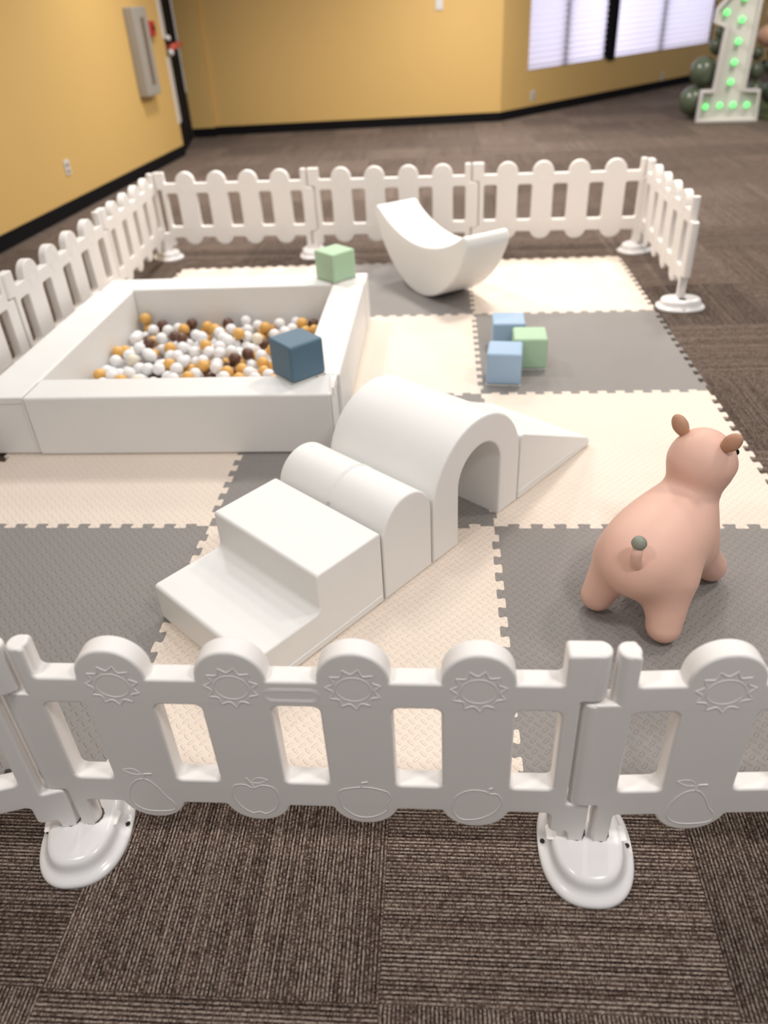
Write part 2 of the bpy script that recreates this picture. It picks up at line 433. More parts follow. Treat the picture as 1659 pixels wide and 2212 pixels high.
# left-wall fittings
def lwall(s, off=0.0):
    n = Vector((ld.y, -ld.x))
    t = Vector((0.07337525, 0.9973044))
    return (LB[0]+ld.x*s+n.x*off, LB[1]+ld.y*s+n.y*off)
lang = math.atan2(ld.y, ld.x)
def fitting(name, s, z, label, cat):
    o = empty(name, (*lwall(s), z), lang); tag(o, label, cat); return o
cab = fitting('wall_cabinet', -.765, .705, 'tall grey metal cabinet with a narrow dark slot, on the left yellow wall', 'cabinet')
put('body', box_mesh('body', (-.17, -.10, 0), (.17, -.001, .79), .01, 3), M['metal'], cab)
put('dark_window', box_mesh('dark_window', (-.02, -.104, .10), (.06, -.099, .70), .001, 1), M['slot'], cab, None)
al = fitting('fire_alarm', -.36, 1.225, 'small red fire alarm box on the yellow wall beside the grey cabinet', 'alarm')
put('alarm_box', box_mesh('alarm_box', (-.05, -.05, 0), (.05, -.001, .14), .008, 2), M['red'], al)
put('lever', box_mesh('lever', (-.02, -.058, .05), (.02, -.049, .10), .002, 1), M['black'], al)
def outlet(o, hw=.04, h=.12, two=True):
    put('cover_plate', box_mesh('cover_plate', (-hw, -.008, 0), (hw, -.001, h), .003, 2), M['plate'], o)
    for z in (.028, .076):
        put('socket', box_mesh('socket', (-hw*.45, -.0095, z-.012), (hw*.45, -.0075, z+.014), .001, 1), M['slot'], o)
outlet(fitting('wall_outlet', -2.70, .297, 'power outlet low on the left yellow wall', 'outlet'))
wang = math.atan2(WD.y, WD.x)
for s, z, lb in ((.649, .165, 'power outlet on the yellow wall below the window, left of the two'), (3.88, .10, 'power outlet on the yellow wall below the window, near the balloons')):
    o = empty('wall_outlet', (*wpt(s), z), wang); tag(o, lb, 'outlet'); outlet(o)
o = empty('wall_switch', (BK0[0]+2.995, BK0[1]+.1005, 1.28), math.atan2(.0335, 1)); tag(o, 'white switch plate high on the yellow back wall, cut off by the top edge', 'switch')
put('cover_plate', box_mesh('cover_plate', (-.045, -.012, 0), (.045, -.001, .13), .004, 2), M['plate'], o)
put('toggle', box_mesh('toggle', (-.008, -.022, .055), (.008, -.010, .075), .002, 1), M['plate'], o)

# ------------------------------------------------------------------ puzzle mats
T = 0.94
NT = 23; DEP = .0115/T
def edge_profile():
    """dovetail wave along u in [0,1]; +v outward on one side, used mirrored by the neighbour"""
    u0 = .045; L = 1-2*u0; w = L/NT; pts = [(0, 0, 0)]
    for k in range(NT):
        a = u0+k*w; s = 1 if k % 2 == 0 else -1
        # each half period is a dovetail standing out on one side
        if k == 0: pts.append((a+.10*w, 0, .002/T))
        pts.append((a-.12*w if k else a-.02*w, s*DEP, .0055/T))
        pts.append((a+w+.12*w if k < NT-1 else a+w+.02*w, s*DEP, .0055/T))
        if k == NT-1: pts.append((a+w-.10*w, 0, .002/T))
    pts.append((1, 0, 0))
    return pts
EP = edge_profile()
def tile_outline(i, j):
    out = []
    # bottom (y=j) left->right, right (x=i+1) up, top right->left, left down; the wave is fixed in world so neighbours match
    pts = []
    for u, v, r in EP[:-1]: pts.append(((i+u)*T, j*T + v*T, r*T))
    for u, v, r in EP[:-1]: pts.append(((i+1)*T + v*T, (j+u)*T, r*T))
    for u, v, r in reversed(EP[1:]): pts.append(((i+u)*T, (j+1)*T + v*T, r*T))
    for u, v, r in reversed(EP[1:]): pts.append((i*T + v*T, (j+u)*T, r*T))
    return fillet(pts, 3)
TILES = [(1, 3, 'cream', 'cream foam floor mat in the far right corner, under the end of the rocker'),
         (1, 2, 'gray', 'grey foam floor mat under the three small floor cubes'),
         (1, 1, 'cream', 'cream foam floor mat under the wedge ramp, at the right side'),
         (1, 0, 'gray', 'grey foam floor mat under the pink animal hopper'),
         (0, 3, 'gray', 'grey foam floor mat under the crescent rocker'),
         (0, 2, 'cream', 'cream foam floor mat between the ball pit and the floor cubes'),
         (0, 1, 'gray', 'grey foam floor mat under the tunnel arch, mostly covered'),
         (0, 0, 'cream', 'cream foam floor mat under the two-step block, behind the front fence'),
         (-1, 3, 'cream', 'cream foam floor mat behind the ball pit, only its toothed far edge showing'),
         (-1, 1, 'cream', 'cream foam floor mat in front of the ball pit at the left'),
         (-1, 0, 'gray', 'grey foam floor mat at the front left, left of the two-step block')]
for i, j, c, lb in TILES:
    bm = curve_solid('foam_mat', [tile_outline(i, j)], .0058, .0008, 1)
    xform(bm, Matrix.Translation((0, 0, -.0058)))
    o = put('foam_mat', bm_mesh(bm, 'foam_mat', 35), M[c]); tag(o, lb, 'floor mat', 'interlocking foam floor mats')

# ------------------------------------------------------------------ fence
P = 1.061; HT = .0195
PC = [P*(.170+.2055*k) for k in range(4)]
ZC, ZR, ZWT, ZWB, ZL, ZS = .560, .490, .426, .209, .135, .085   # cap, rail, window top / bottom, lower rail, scallop
ZH, ZB, ZK = .450, .166, .078                                      # hook and body steps, lowest block
def panel_outline():
    q = [(.003, .045, .002), (.003, ZB, .004), (-.028, ZB, .0), (-.028, ZH-.003, .0), (.019, ZH-.003, .0), (.019, ZC, .0), (.037, ZC, .010), (.037, ZR, .010)]
    RC_ = .0645
    for c in PC:
        zc = ZC-RC_
        q += [(c-RC_, ZR, .012)] + [(c+RC_*math.cos(t), zc+RC_*math.sin(t), 0) for t in np.linspace(PI, 0, 25)] + [(c+RC_, ZR, .012)]
    q += [(P-.081, ZR, .010), (P-.081, ZC, .008), (P-.025, ZC, .0), (P-.025, ZH, .0), (P-.052, ZH, .006), (P-.052, ZB, .006),
          (P-.008, ZB, .009), (P-.008, .045, .002), (P-.044, .045, .002), (P-.044, ZK, .008), (P-.081, ZK, .012), (P-.081, ZL, .012)]
    for c in reversed(PC):
        r = .0675; zc = ZS+r; a = math.asin((zc-ZL)/r)
        tt = np.linspace(-a, -PI+a, 21)
        q += [(c+r*math.cos(t), zc+r*math.sin(t), .012 if k in (0, 20) else 0) for k, t in enumerate(tt)]
    q += [(.037, ZL, .008), (.037, .045, .002)]
    return fillet(q, 5)[::-1]
def ring(pts2, y, r, bm, closed=True):
    add_tube(bm, [(x, y, z) for x, z in pts2], r, closed, 6, (0, 1, 0))
def panel_mesh():
    out = panel_outline()
    # make counter-clockwise
    A = sum(out[i-1][0]*out[i][1]-out[i][0]*out[i-1][1] for i in range(len(out)))
    if A < 0: out = out[::-1]
    holes = []
    hw = .065
    xs = [(PC[0]-hw-.080, PC[0]-hw)] + [(PC[k]+hw, PC[k+1]-hw) for k in range(3)] + [(PC[3]+hw, PC[3]+hw+.080)]
    for a, b2 in xs:
        holes.append(fillet([(a, ZWB, .012), (b2, ZWB, .012), (b2, ZWT, .015), (a, ZWT, .015)], 4))
    bm = curve_solid('fence_panel', [out]+holes, HT, .0055, 3)
    xform(bm, STAND)
    # embossed suns, plaque and fruit on both faces
    for sgn in (-1, 1):
        y = sgn*(HT-.0003)
        for c in PC:
            zc = .474
            sun = []
            for k in range(11):
                for i in range(7):
                    t = (k+i/7)/11*2*PI + .2
                    f = i/7; rr = .0375 + .0120*abs(2*f-1)**1.8
                    sun.append((c+rr*math.cos(t), zc+rr*math.sin(t)))
            ring(sun, y, .0014, bm)
            ring([(c+.0315*math.cos(2*PI*k/32), zc+.029*math.sin(2*PI*k/32)) for k in range(32)], y, .0011, bm)
        cx = (PC[1]+PC[2])/2-.003
        for rr, ex in ((.0118, .033), (.0160, .034)):
            st = [(cx+ex+rr*math.cos(t), .457+rr*math.sin(t)) for t in np.linspace(-PI/2, PI/2, 9)] + [(cx-ex+rr*math.cos(t), .457+rr*math.sin(t)) for t in np.linspace(PI/2, 1.5*PI, 9)]
            ring(st, y, .0010, bm)
        zc = .158
        def leaf(x0_, z0_, x1_, z1_, w, n=9):
            pts = []
            d = Vector((x1_-x0_, z1_-z0_)); nrm = Vector((-d.y, d.x)).normalized()
            for k in range(n): pts.append(Vector((x0_, z0_))+d*(k/(n-1))+nrm*w*math.sin(PI*k/(n-1)))
            for k in range(n-2, 0, -1): pts.append(Vector((x0_, z0_))+d*(k/(n-1))-nrm*w*.6*math.sin(PI*k/(n-1)))
            ring([tuple(p) for p in pts], y, .0011, bm)
        def shape(c, pts):                       # smooth closed outline through a few points
            n = len(pts); out = []
            for i in range(n):
                p0, p1, p2, p3 = (Vector(pts[(i+k-1) % n]) for k in range(4))
                for t in (0, .2, .4, .6, .8):
                    out.append(.5*((2*p1)+(p2-p0)*t+(2*p0-5*p1+4*p2-p3)*t*t+(3*p1-p0-3*p2+p3)*t**3))
            ring([(c+p.x, zc+1.28*p.y) for p in out], y, .0013, bm)
        def stem(c, pts, r=.0017): ring([(c+a, zc+1.28*b2) for a, b2 in pts], y, r, bm, False)
        # mango with a leaf
        shape(PC[0], [(-.043, -.020), (-.042, .012), (-.022, .036), (.0, .040), (.016, .026), (.030, .0), (.043, -.018), (.040, -.034), (.016, -.040), (-.022, -.038)])
        leaf(PC[0]-.040, zc+.080, PC[0]-.004, zc+.066, .010); stem(PC[0], [(-.004, .041), (.0, .053), (.016, .054)])
        # apple
        shape(PC[1], [(-.047, .010), (-.040, .030), (-.020, .034), (-.002, .026), (.016, .033), (.038, .028), (.046, .008), (.036, -.022), (.014, -.038), (.0, -.034), (-.016, -.037), (-.038, -.018)])
        stem(PC[1], [(.0, .027), (-.006, .040), (-.012, .050)]); leaf(PC[1]-.004, zc+.050, PC[1]+.030, zc+.060, .010)
        # acorn in its wavy cup
        shape(PC[2], [(-.050, .012), (-.046, .026), (-.022, .033), (.0, .035), (.022, .033), (.047, .024), (.051, .008), (.046, -.002), (.042, -.022), (.014, -.038), (-.018, -.038), (-.043, -.018), (-.047, -.002)])
        stem(PC[2], [(-.004, .034), (-.002, .046), (.010, .048)])
        # peach
        shape(PC[3], [(-.044, -.012), (-.038, .018), (-.014, .034), (.014, .034), (.026, .028), (.042, .026), (.050, .008), (.036, -.018), (.004, -.036), (-.030, -.036)])
        stem(PC[3], [(.024, .030), (.026, .040), (.032, .041)])
    me = bm_mesh(bm, 'fence_panel', 38); me.materials.append(M['fence']); return me
PANEL = panel_mesh()
def post_mesh(parts):                       # rounded hinge knuckles at one end of a panel
    bm = bmesh.new()
    for x, r, z0, z1, bv in parts: add_cyl(bm, (x, 0), r, z0, z1, bv)
    me = bm_mesh(bm, 'hinge_post', 38); me.materials.append(M['fence']); return me
POSTS = [post_mesh([q]) for q in ((-.028, HT, ZB+.001, ZH-.004, .006), (.0198, HT, ZH-.012, ZC+.0007, .006), (.020, HT-.0005, .040, .200, .002),
                                  (P-.025, HT, ZH+.0005, ZC+.0006, .006), (P-.026, HT-.0003, .040, ZB-.001, .003))]

def base_mesh():
    A, B = .093, .124
    prof = [(1, 1, 0), (1.0, 1.0, .006), (.985, .99, .010), (.95, .962, .0135), (.88, .91, .0165), (.82, .87, .020), (.79, .84, .026), (.77, .825, .034), (.745, .81, .042), (.70, .775, .0480), (.62, .70, .0505), (.45, .5, .051), (.2, .2, .051)]
    bm = bmesh.new(); n = 88; rings = []
    for fx, fy, z in prof:
        r = []
        for k in range(n):
            t = 2*PI*k/n; c, s = math.cos(t), math.sin(t); e = 2/2.4
            x = A*fx*math.copysign(abs(c)**e, c); y = B*fy*math.copysign(abs(s)**e, s)
            g = math.exp(-(y/.017)**2)                      # screw notch half way along both long sides
            lim = .985-.14*g; zz = z
            if fx < .985 and fx > lim: x *= lim/fx; zz = z-g*(z-.0085)
            r.append(bm.verts.new((x, y, zz)))
        rings.append(r)
    for a, b2 in zip(rings, rings[1:]):
        for k in range(n): bm.faces.new((a[k], a[(k+1) % n], b2[(k+1) % n], b2[k]))
    bm.faces.new(rings[0][::-1]); bm.faces.new(rings[-1])
    me = bm_mesh(bm, 'fence_stand', 180); me.materials.append(M['base']); return me
FOOT = base_mesh()
def wavy_mesh():
    bm = bmesh.new(); n = 96
    lo = []; hi = []
    for k in range(n):
        t = 2*PI*k/n; r = .0203+.0005*math.sin(12*t)
        lo.append(bm.verts.new((r*math.cos(t), r*math.sin(t), 0))); hi.append(bm.verts.new((r*math.cos(t), r*math.sin(t), .0008)))
    bm.faces.new(lo[::-1]); bm.faces.new(hi)
    for k in range(n): bm.faces.new((lo[k], lo[(k+1) % n], hi[(k+1) % n], hi[k]))
    me = bm_mesh(bm, 'socket_rim', 30); me.materials.append(M['gap']); return me
RIM = wavy_mesh()
bm = bmesh.new(); add_cyl(bm, (0, 0), .0048, 0, .0016, 0, 16)
HOLE = bm_mesh(bm, 'screw_hole', 30); HOLE.materials.append(M['hole'])

R2 = lambda a: Matrix.Rotation(a, 2)
def foot(J, ang, label):
    o = empty('fence_stand', (J[0], J[1], CZ), ang); tag(o, label, 'fence stand', 'oval fence stands')
    put('foot_shell', FOOT, None, o)
    for s in (-.023, .023): put('socket_rim', RIM, None, o, (s, 0, .0508))
    for s in (-1, 1): put('screw_hole', HOLE, None, o, (s*.0835, 0, .0098))
    return o
def panel(J0, a0, J1, a1, label):
    s = Vector(J0) + R2(a0) @ Vector((.021, 0)); e = Vector(J1) - R2(a1) @ Vector((.025, 0))
    ang = math.atan2(e.y-s.y, e.x-s.x)
    k = (e-s).length/(P-.046)
    org = s - R2(ang) @ Vector((.020, 0))
    o = empty('picket_fence', (org.x, org.y, CZ), ang)
    put('panel_body', PANEL, None, o)
    for me in POSTS: put('hinge_post', me, None, o)
    o.scale = (k, 1, 1)
    tag(o, label, 'fence', 'white picket fence panels')
    return o
rad = math.radians
JF = [(-.990, -.432), (.0235, -.122), (1.0576, -.1155), (2.118, -.055)]
AF = [rad(17), rad(8.5), rad(-1.0), rad(4)]
JS = [(2.028, 2.885), (2.022, 3.922)]
JR = [(2.022, 3.922), (.961, 3.985), (-.100, 4.040), (-1.140, 4.085)]
JL = [(-1.140, 4.085), (-1.108, 3.075), (-1.088, 1.955), (-1.08, .895)]
panel(JF[0], AF[0], JF[1], AF[1], 'white picket fence panel cut off at the left edge, left of the front left stand')
panel(JF[1], AF[1], JF[2], AF[2], 'nearest white picket fence panel, whole in view, with embossed suns and fruit')
panel(JF[2], AF[2], JF[3], AF[3], 'white picket fence panel cut off by the right edge at the front')
panel(JS[0], rad(90), JS[1], rad(135), 'white picket fence panel at the right, seen nearly edge-on with a free end')
panel(JR[0], rad(135), JR[1], rad(180), 'rear white picket fence panel at the right, beside the rear right corner')
panel(JR[1], rad(180), JR[2], rad(180), 'middle rear white picket fence panel, partly behind the crescent rocker')
panel(JR[2], rad(180), JR[3], rad(226), 'rear white picket fence panel at the left, in front of the black door')
panel(JL[0], rad(226), JL[1], rad(271), 'left white picket fence panel nearest the rear left corner')
panel(JL[1], rad(271), JL[2], rad(270), 'left white picket fence panel alongside the ball pit')
panel(JL[2], rad(270), JL[3], rad(270), 'white picket fence panel beyond the left edge, only a sliver showing')
foot(JF[1], AF[1], 'glossy white oval fence stand at the front left')
foot(JF[2], AF[2], 'glossy white oval fence stand at the front right')
foot(JS[0], rad(90), 'white fence stand under the free end of the right fence panel')
foot(JR[0], rad(122), 'white fence stand at the rear right corner')
foot(JR[1], rad(180), 'white fence stand behind the crescent rocker')
foot(JR[2], rad(180), 'white fence stand behind the green cube on the ball pit')
foot(JR[3], rad(226), 'white fence stand at the rear left corner')
foot(JL[1], rad(270), 'white fence stand hidden behind the far left corner of the ball pit')

# ------------------------------------------------------------------ ball pit
pit = empty('ball_pit', (-.31, 2.1, 0)); tag(pit, 'large square white vinyl ball pit filled with plastic balls', 'ball pit')
def bolster(x0, x1, y0, y1):
    bm = bmesh.new(); add_box(bm, (x0+.31, y0-2.1, .001), (x1+.31, y1-2.1, .25), .010, 4)
    return put('foam_wall', bm_mesh(bm, 'foam_wall', 40), M['vinyl_pit'], pit)
bolster(-1.003, -.806, 1.410, 2.617)
bolster(-.804, .372, 1.402, 1.568)
bolster(.226, .385, 1.570, 2.617)
bolster(-.985, .390, 2.619, 2.795)
put('floor_pad', box_mesh('floor_pad', (-.80+.31, 1.57-2.1, .001), (.224+.31, 2.615-2.1, .008)), M['vinyl_pit'], pit)
def seam(pts, r=.0022):
    bm = bmesh.new(); add_tube(bm, [(x+.31, y-2.1, z) for x, y, z in pts], r, False, 8)
    return put('seam_piping', bm_mesh(bm, 'seam_piping', 60), M['vinyl_pit'], pit)
seam([(-.805, 1.404, .012), (-.805, 1.401, .12), (-.805, 1.404, .24), (-.805, 1.412, .2505), (-.805, 1.55, .2505)])
seam([(.372, 1.410, .012), (.374, 1.405, .12), (.374, 1.408, .243), (.368, 1.43, .2510), (.350, 1.568, .2505)], .003)
# pleated corner flaps of the cover
bm = bmesh.new(); add_box(bm, (-1.004+.31, 1.4045-2.1, .225), (-.81+.31, 1.411-2.1, .2515), .003, 2)
put('corner_flap', bm_mesh(bm, 'corner_flap', 40), M['vinyl_pit'], pit)
bm = bmesh.new(); add_box(bm, (.366+.31, 1.45-2.1, .215), (.3765+.31, 1.566-2.1, .252), .003, 2)
put('corner_flap', bm_mesh(bm, 'corner_flap', 40), M['vinyl_pit'], pit)

# balls: dropped one by one into the lowest of a few random spots
bm = bmesh.new(); bmesh.ops.create_icosphere(bm, subdivisions=3, radius=.0288)
bm2 = bm.copy()
BALLS = {}
for c in ('white', 'gold', 'brown', 'cream'):
    b3 = bm.copy(); me = bm_mesh(b3, 'ball_'+c, 180); me.materials.append(M['ball_'+c]); BALLS[c] = me
bm.free(); bm2.free()
rng = np.random.default_rng(11)
rb = .0290; placed = np.zeros((0, 3))
x0, x1, y0, y1 = -.80+rb, .222-rb, 1.575+rb, 2.612-rb
def rest(x, y):
    if len(placed) == 0: return .008+rb
    d2 = (placed[:, 0]-x)**2+(placed[:, 1]-y)**2; near = d2 < (2*rb)**2
    if not near.any(): return .008+rb
    return max(.008+rb, float((placed[near, 2]+np.sqrt((2*rb)**2-d2[near])).max()))
tries = 0
while len(placed) < 296 and tries < 3000:
    tries += 1
    best = None
    for _ in range(26):
        x = rng.uniform(x0, x1); y = rng.uniform(y0, y1)
        # nothing of the strip right behind the near wall can be seen
        if y < 1.86 and rng.random() < .9: continue
        z = rest(x, y)
        bias = .05*max(0, (-.45-x))*(2.3-y)       # the heap thins out to the near left corner
        if best is None or z+bias < best[3]: best = (x, y, z, z+bias)
    if best is None or best[2] > .112: continue
    placed = np.vstack([placed, best[:3]])
LB_ = {'white': 'white plastic ball among the heap in the white ball pit', 'gold': 'golden yellow plastic ball among the heap in the white ball pit',
       'brown': 'dark brown plastic ball among the heap in the white ball pit', 'cream': 'cream plastic ball among the heap in the white ball pit'}
for x, y, z in placed:
    t = rng.random()
    pg = .30 if x > -.35 else .17
    pb = .20 if (y > 2.45 or x < -.62) else .13
    c = 'gold' if t < pg else ('brown' if t < pg+pb else ('cream' if t < pg+pb+.03 else 'white'))
    o = put('ball', BALLS[c], None, None, (x, y, z))
    tag(o, LB_[c], 'ball', c+' balls in the ball pit')

# ------------------------------------------------------------------ cubes
def cube(x, y, z, rz, s, m, label, flap=True, tilt=(0, 0)):
    o = empty('soft_cube', (x, y, z), rz); o.rotation_euler = (tilt[0], tilt[1], rz)
    tag(o, label, 'cube', 'soft play cubes')
    h = s/2
    bm = bmesh.new(); add_box(bm, (-h, -h, .005), (h, h, s), .012, 4)
    put('cover', bm_mesh(bm, 'cover', 40), m, o)
    if flap:
        bm = bmesh.new(); add_box(bm, (-h+.001, -h+.001, .0), (h-.001, h-.001, .006), .0015, 2)
        put('zip_base', bm_mesh(bm, 'zip_base', 40), M['zip'], o)
        bm = bmesh.new(); add_box(bm, (h*.35, -h-.004, .001), (h*.45, -h+.012, .005), .001, 1)
        put('zip_pull', bm_mesh(bm, 'zip_pull', 40), M['metal'], o)
    return o
cube(.228, 1.578, .2505, rad(43), .150, M['navy'], 'dark blue cube on the near corner of the ball pit rim')
cube(.236, 2.712, .2505, rad(46), .150, M['green'], 'mint green cube on the far corner of the ball pit rim')
cube(1.046, 2.022, .0005, rad(-6.5), .150, M['blue'], 'light blue cube in front of the other cubes on the mat')
cube(1.168, 2.180, .0005, rad(-2), .150, M['green'], 'mint green cube standing on the mat between two light blue cubes')
cube(1.086, 2.362, .0005, rad(-1.5), .152, M['blue'], 'light blue cube at the back of the three on the mat')

# ------------------------------------------------------------------ climbing course
CA = Vector((.612, .588)); cd = Vector((.637, .771)).normalized(); CANG = math.atan2(cd.y, cd.x)
CW = .437
# local frame: x along the course (away), y to the left, z up; origin at the right near edge of each block
def course(name, prof, s0, label, cat, bev=.009, pipes=True, ang=35):
    A2 = sum(prof[i-1][0]*prof[i][1]-prof[i][0]*prof[i-1][1] for i in range(len(prof)))
    if A2 < 0: prof = prof[::-1]
    bm = curve_solid(name, [prof], CW/2, bev, 4)
    xform(bm, STAND); xform(bm, Matrix.Translation((0, CW/2, 0)))
    org = CA + cd*s0
    o = empty(name, (org.x, org.y, .0005), CANG); tag(o, label, cat, None)
    put('foam_body', bm_mesh(bm, name, ang), M['vinyl'], o)
    if pipes:
        for y in (.0045, CW-.0045):
            b2 = bmesh.new(); pp = offset_poly(prof, .0035)
            add_tube(b2, [(x, y, z) for x, z in pp], .0029, True, 6, (0, 1, 0))
            put('edge_piping', bm_mesh(b2, 'edge_piping', 60), M['vinyl'], o)
    return o
st = course('step_block', fillet([(-.462, .0, .009), (-.004, 0, .008), (-.004, .243, .009), (-.236, .243, .010), (-.236, .122, .018), (-.462, .122, .011)], 6), 0, 'white vinyl two-step climbing block nearest the front fence', 'step block', .006)
for yy, nm in ((-.0006, 0), (CW+.0006, 1)):
    b2 = bmesh.new(); add_tube(b2, [(-.455, yy, .026), (-.30, yy, .025), (-.012, yy, .026)], .0022, False, 6); put('base_piping', bm_mesh(b2, 'base_piping', 60), M['vinyl'], st)
def arch(x0, x1, zs, n=28):
    r = (x1-x0)/2; c = (x0+x1)/2
    return [(c+r*math.cos(t), zs+r*math.sin(t)) for t in np.linspace(0, PI, n)]
hb = course('half_round_block', [(.004, 0), (.206, 0)]+arch(.004, .206, .207), 0, 'low half-round white vinyl block between the steps and the tunnel arch', 'half-round block', .007)
for off in (-.004, .004):
    b2 = bmesh.new(); add_tube(b2, [(x, CW/2+off, z) for x, z in arch(.0035, .2065, .207)], .0020, False, 6)
    put('top_seam', bm_mesh(b2, 'top_seam', 60), M['vinyl'], hb)
inn = arch(.333, .541, .208)
course('tunnel_arch', [(.541, 0), (.647, 0)]+arch(.214, .647, .190)+[(.214, 0), (.333, 0)]+inn[::-1], 0, 'tall white vinyl tunnel arch with an open passage', 'tunnel arch', .008)
wd = course('wedge_ramp', fillet([(.652, 0, .007), (1.112, 0, .007), (1.112, .032, .010), (.668, .246, .006), (.652, .246, .0075)], 5), 0, 'white vinyl wedge ramp at the far end of the climbing course', 'ramp', .0045)
for yy in (-.0006,):
    b2 = bmesh.new(); add_tube(b2, [(.652, yy, .030), (.88, yy, .030), (1.112, yy, .030)], .0024, False, 6); put('base_piping', bm_mesh(b2, 'base_piping', 60), M['vinyl'], wd)

# ------------------------------------------------------------------ crescent rocker
RC = Vector((.724, 3.024)); rdir = Vector((.836, .549)).normalized(); rt = Vector((-rdir.y, rdir.x))
RW = .272
def crescent():
    Ri = .80
    xe, ze = .462, .285+Ri-math.sqrt(Ri*Ri-.462**2)         # upper tip corner
    xo = .476; zo = .360                                    # lower tip corner
    outer = []
    for t in np.linspace(-1, 1, 61):
        x = xo*t; z = zo*(1-math.sqrt(max(0, 1-(.985*t)**2)))/(1-math.sqrt(1-.985**2)) if abs(t) < 2 else 0
        z = .5*z + .5*zo*t*t
        if abs(x) < xo-.06: outer.append((x, z, 0))
    inner = [(Ri*math.sin(t), .285+Ri-Ri*math.cos(t), 0) for t in np.linspace(math.asin(xe/Ri), -math.asin(xe/Ri), 50) if abs(Ri*math.sin(t)) < xe-.085]
    q = [(-xo, zo, .06)] + outer + [(xo, zo, .06), (xe, ze, .030)] + inner + [(-xe, ze, .030)]
    return fillet(q, 5)
bm = curve_solid('crescent', [crescent()], RW/2, .012, 4)
xform(bm, STAND); xform(bm, Matrix.Translation((0, RW/2, 0)))
# local x along +rt, local y must be along +rdir: mirror the chord so the frame stays right-handed
mid = RC + rt*.158
rk = empty('crescent_rocker', (mid.x, mid.y, .0005), math.atan2(-rt.y, -rt.x)); tag(rk, 'white vinyl crescent-shaped rocker tipped up on its curve at the back of the mats', 'rocker')
put('foam_body', bm_mesh(bm, 'crescent', 60), M['vinyl'], rk)

# ------------------------------------------------------------------ animal hopper (signed-distance body, surface nets)
def surf_nets(f, lo, hi, h):
    xs = [np.arange(lo[i], hi[i]+h, h) for i in range(3)]
    G = np.stack(np.meshgrid(*xs, indexing='ij'), -1); V = f(G)
    s = V < 0
    nx, ny, nz = V.shape
    cs = np.zeros((nx-1, ny-1, nz-1), int)
    for a in (0, 1):
        for b in (0, 1):
            for c in (0, 1): cs += s[a:nx-1+a, b:ny-1+b, c:nz-1+c]
    act = (cs > 0) & (cs < 8)
    idx = -np.ones(act.shape, int); ii = np.argwhere(act); idx[act] = np.arange(len(ii))
    pos = np.stack([xs[k][ii[:, k]]+h/2 for k in range(3)], 1)
    for _ in range(6):                              # project on the surface
        e = 1e-3; d = f(pos)
        g = np.stack([f(pos+np.eye(3)[k]*e)-f(pos-np.eye(3)[k]*e) for k in range(3)], 1)/(2*e)
        pos = pos - (d/np.maximum((g*g).sum(1), .2))[:, None]*g
    faces = []
    for ax in range(3):
        sl0 = [slice(None)]*3; sl1 = [slice(None)]*3
        sl0[ax] = slice(0, -1); sl1[ax] = slice(1, None)
        a, b = s[tuple(sl0)], s[tuple(sl1)]
        for p in np.argwhere(a != b):
            u, v = (ax+1) % 3, (ax+2) % 3
            if p[u] == 0 or p[v] == 0 or p[u] >= act.shape[u] or p[v] >= act.shape[v]: continue
            q = []
            for du, dv in ((-1, -1), (0, -1), (0, 0), (-1, 0)):
                w = p.copy(); w[u] += du; w[v] += dv; q.append(idx[tuple(w)])
            faces.append(q if a[tuple(p)] else q[::-1])
    return pos, faces
def ell(p, c, r, yaw=0, pitch=0):
    q = p-np.array(c)
    if yaw or pitch:
        R = np.array(Euler((0, pitch, yaw)).to_matrix()); q = q @ R
    r = np.array(r); k0 = np.linalg.norm(q/r, axis=-1); k1 = np.linalg.norm(q/(r*r), axis=-1)+1e-9
    return k0*(k0-1)/k1
def cone(p, a, b, r1, r2):
    a, b = np.array(a, float), np.array(b, float); ba = b-a; l2 = ba@ba
    t = np.clip(((p-a)@ba)/l2, 0, 1); return np.linalg.norm(p-a-t[..., None]*ba, axis=-1)-(r1+(r2-r1)*t)
def smin(a, b, k):
    h = np.maximum(k-np.abs(a-b), 0)/k; return np.minimum(a, b)-h*h*k*.25
HD = np.array((.286, -.016, .374)); YAW = rad(-16)
def body(p):
    d = ell(p, (.075, 0, .205), (.155, .121, .118))
    d = smin(d, ell(p, (.205, -.010, .205), (.130, .090, .108)), .09)
    for s in (-1, 1):
        d = smin(d, cone(p, (.055, s*.070, .150), (.006, s*.094, .046), .064, .0445), .05)
        d = smin(d, cone(p, (.225, s*.062, .150), (.312, s*.092, .046), .058, .044), .05)
    d = smin(d, cone(p, (.205, -.008, .225), (.274, -.013, .300), .080, .057), .07)
    hd = ell(p, HD, (.083, .081, .094))
    hd = smin(hd, cone(p, HD, HD+np.array((-.012, .004, -.062)), .079, .062), .03)
    f = np.array((math.cos(YAW), math.sin(YAW), 0))
    hd = smin(hd, ell(p, HD+f*.058+np.array((0, 0, -.018)), (.052, .062, .055), YAW), .02)
    d = smin(d, hd, .022)
    return d
pos, faces = surf_nets(body, (-.14, -.2, -.02), (.42, .2, .53), .0075)
me = bpy.data.meshes.new('hopper_body'); me.from_pydata(pos.tolist(), [], faces); me.validate()
bm = bmesh.new(); bm.from_mesh(me); bmesh.ops.smooth_vert(bm, verts=bm.verts, factor=.4, use_axis_x=True, use_axis_y=True, use_axis_z=True)
bmesh.ops.recalc_face_normals(bm, faces=bm.faces); bm.to_mesh(me); bm.free(); smooth(me)
HP = (1.266, .506); HANG = math.atan2(.785, .62)
hop = empty('animal_hopper', (HP[0], HP[1], .0), HANG); tag(hop, 'pink rubber bouncy animal hopper with brown ears standing on the right, facing away', 'bouncy toy')
put('body', me, M['pink'], hop)
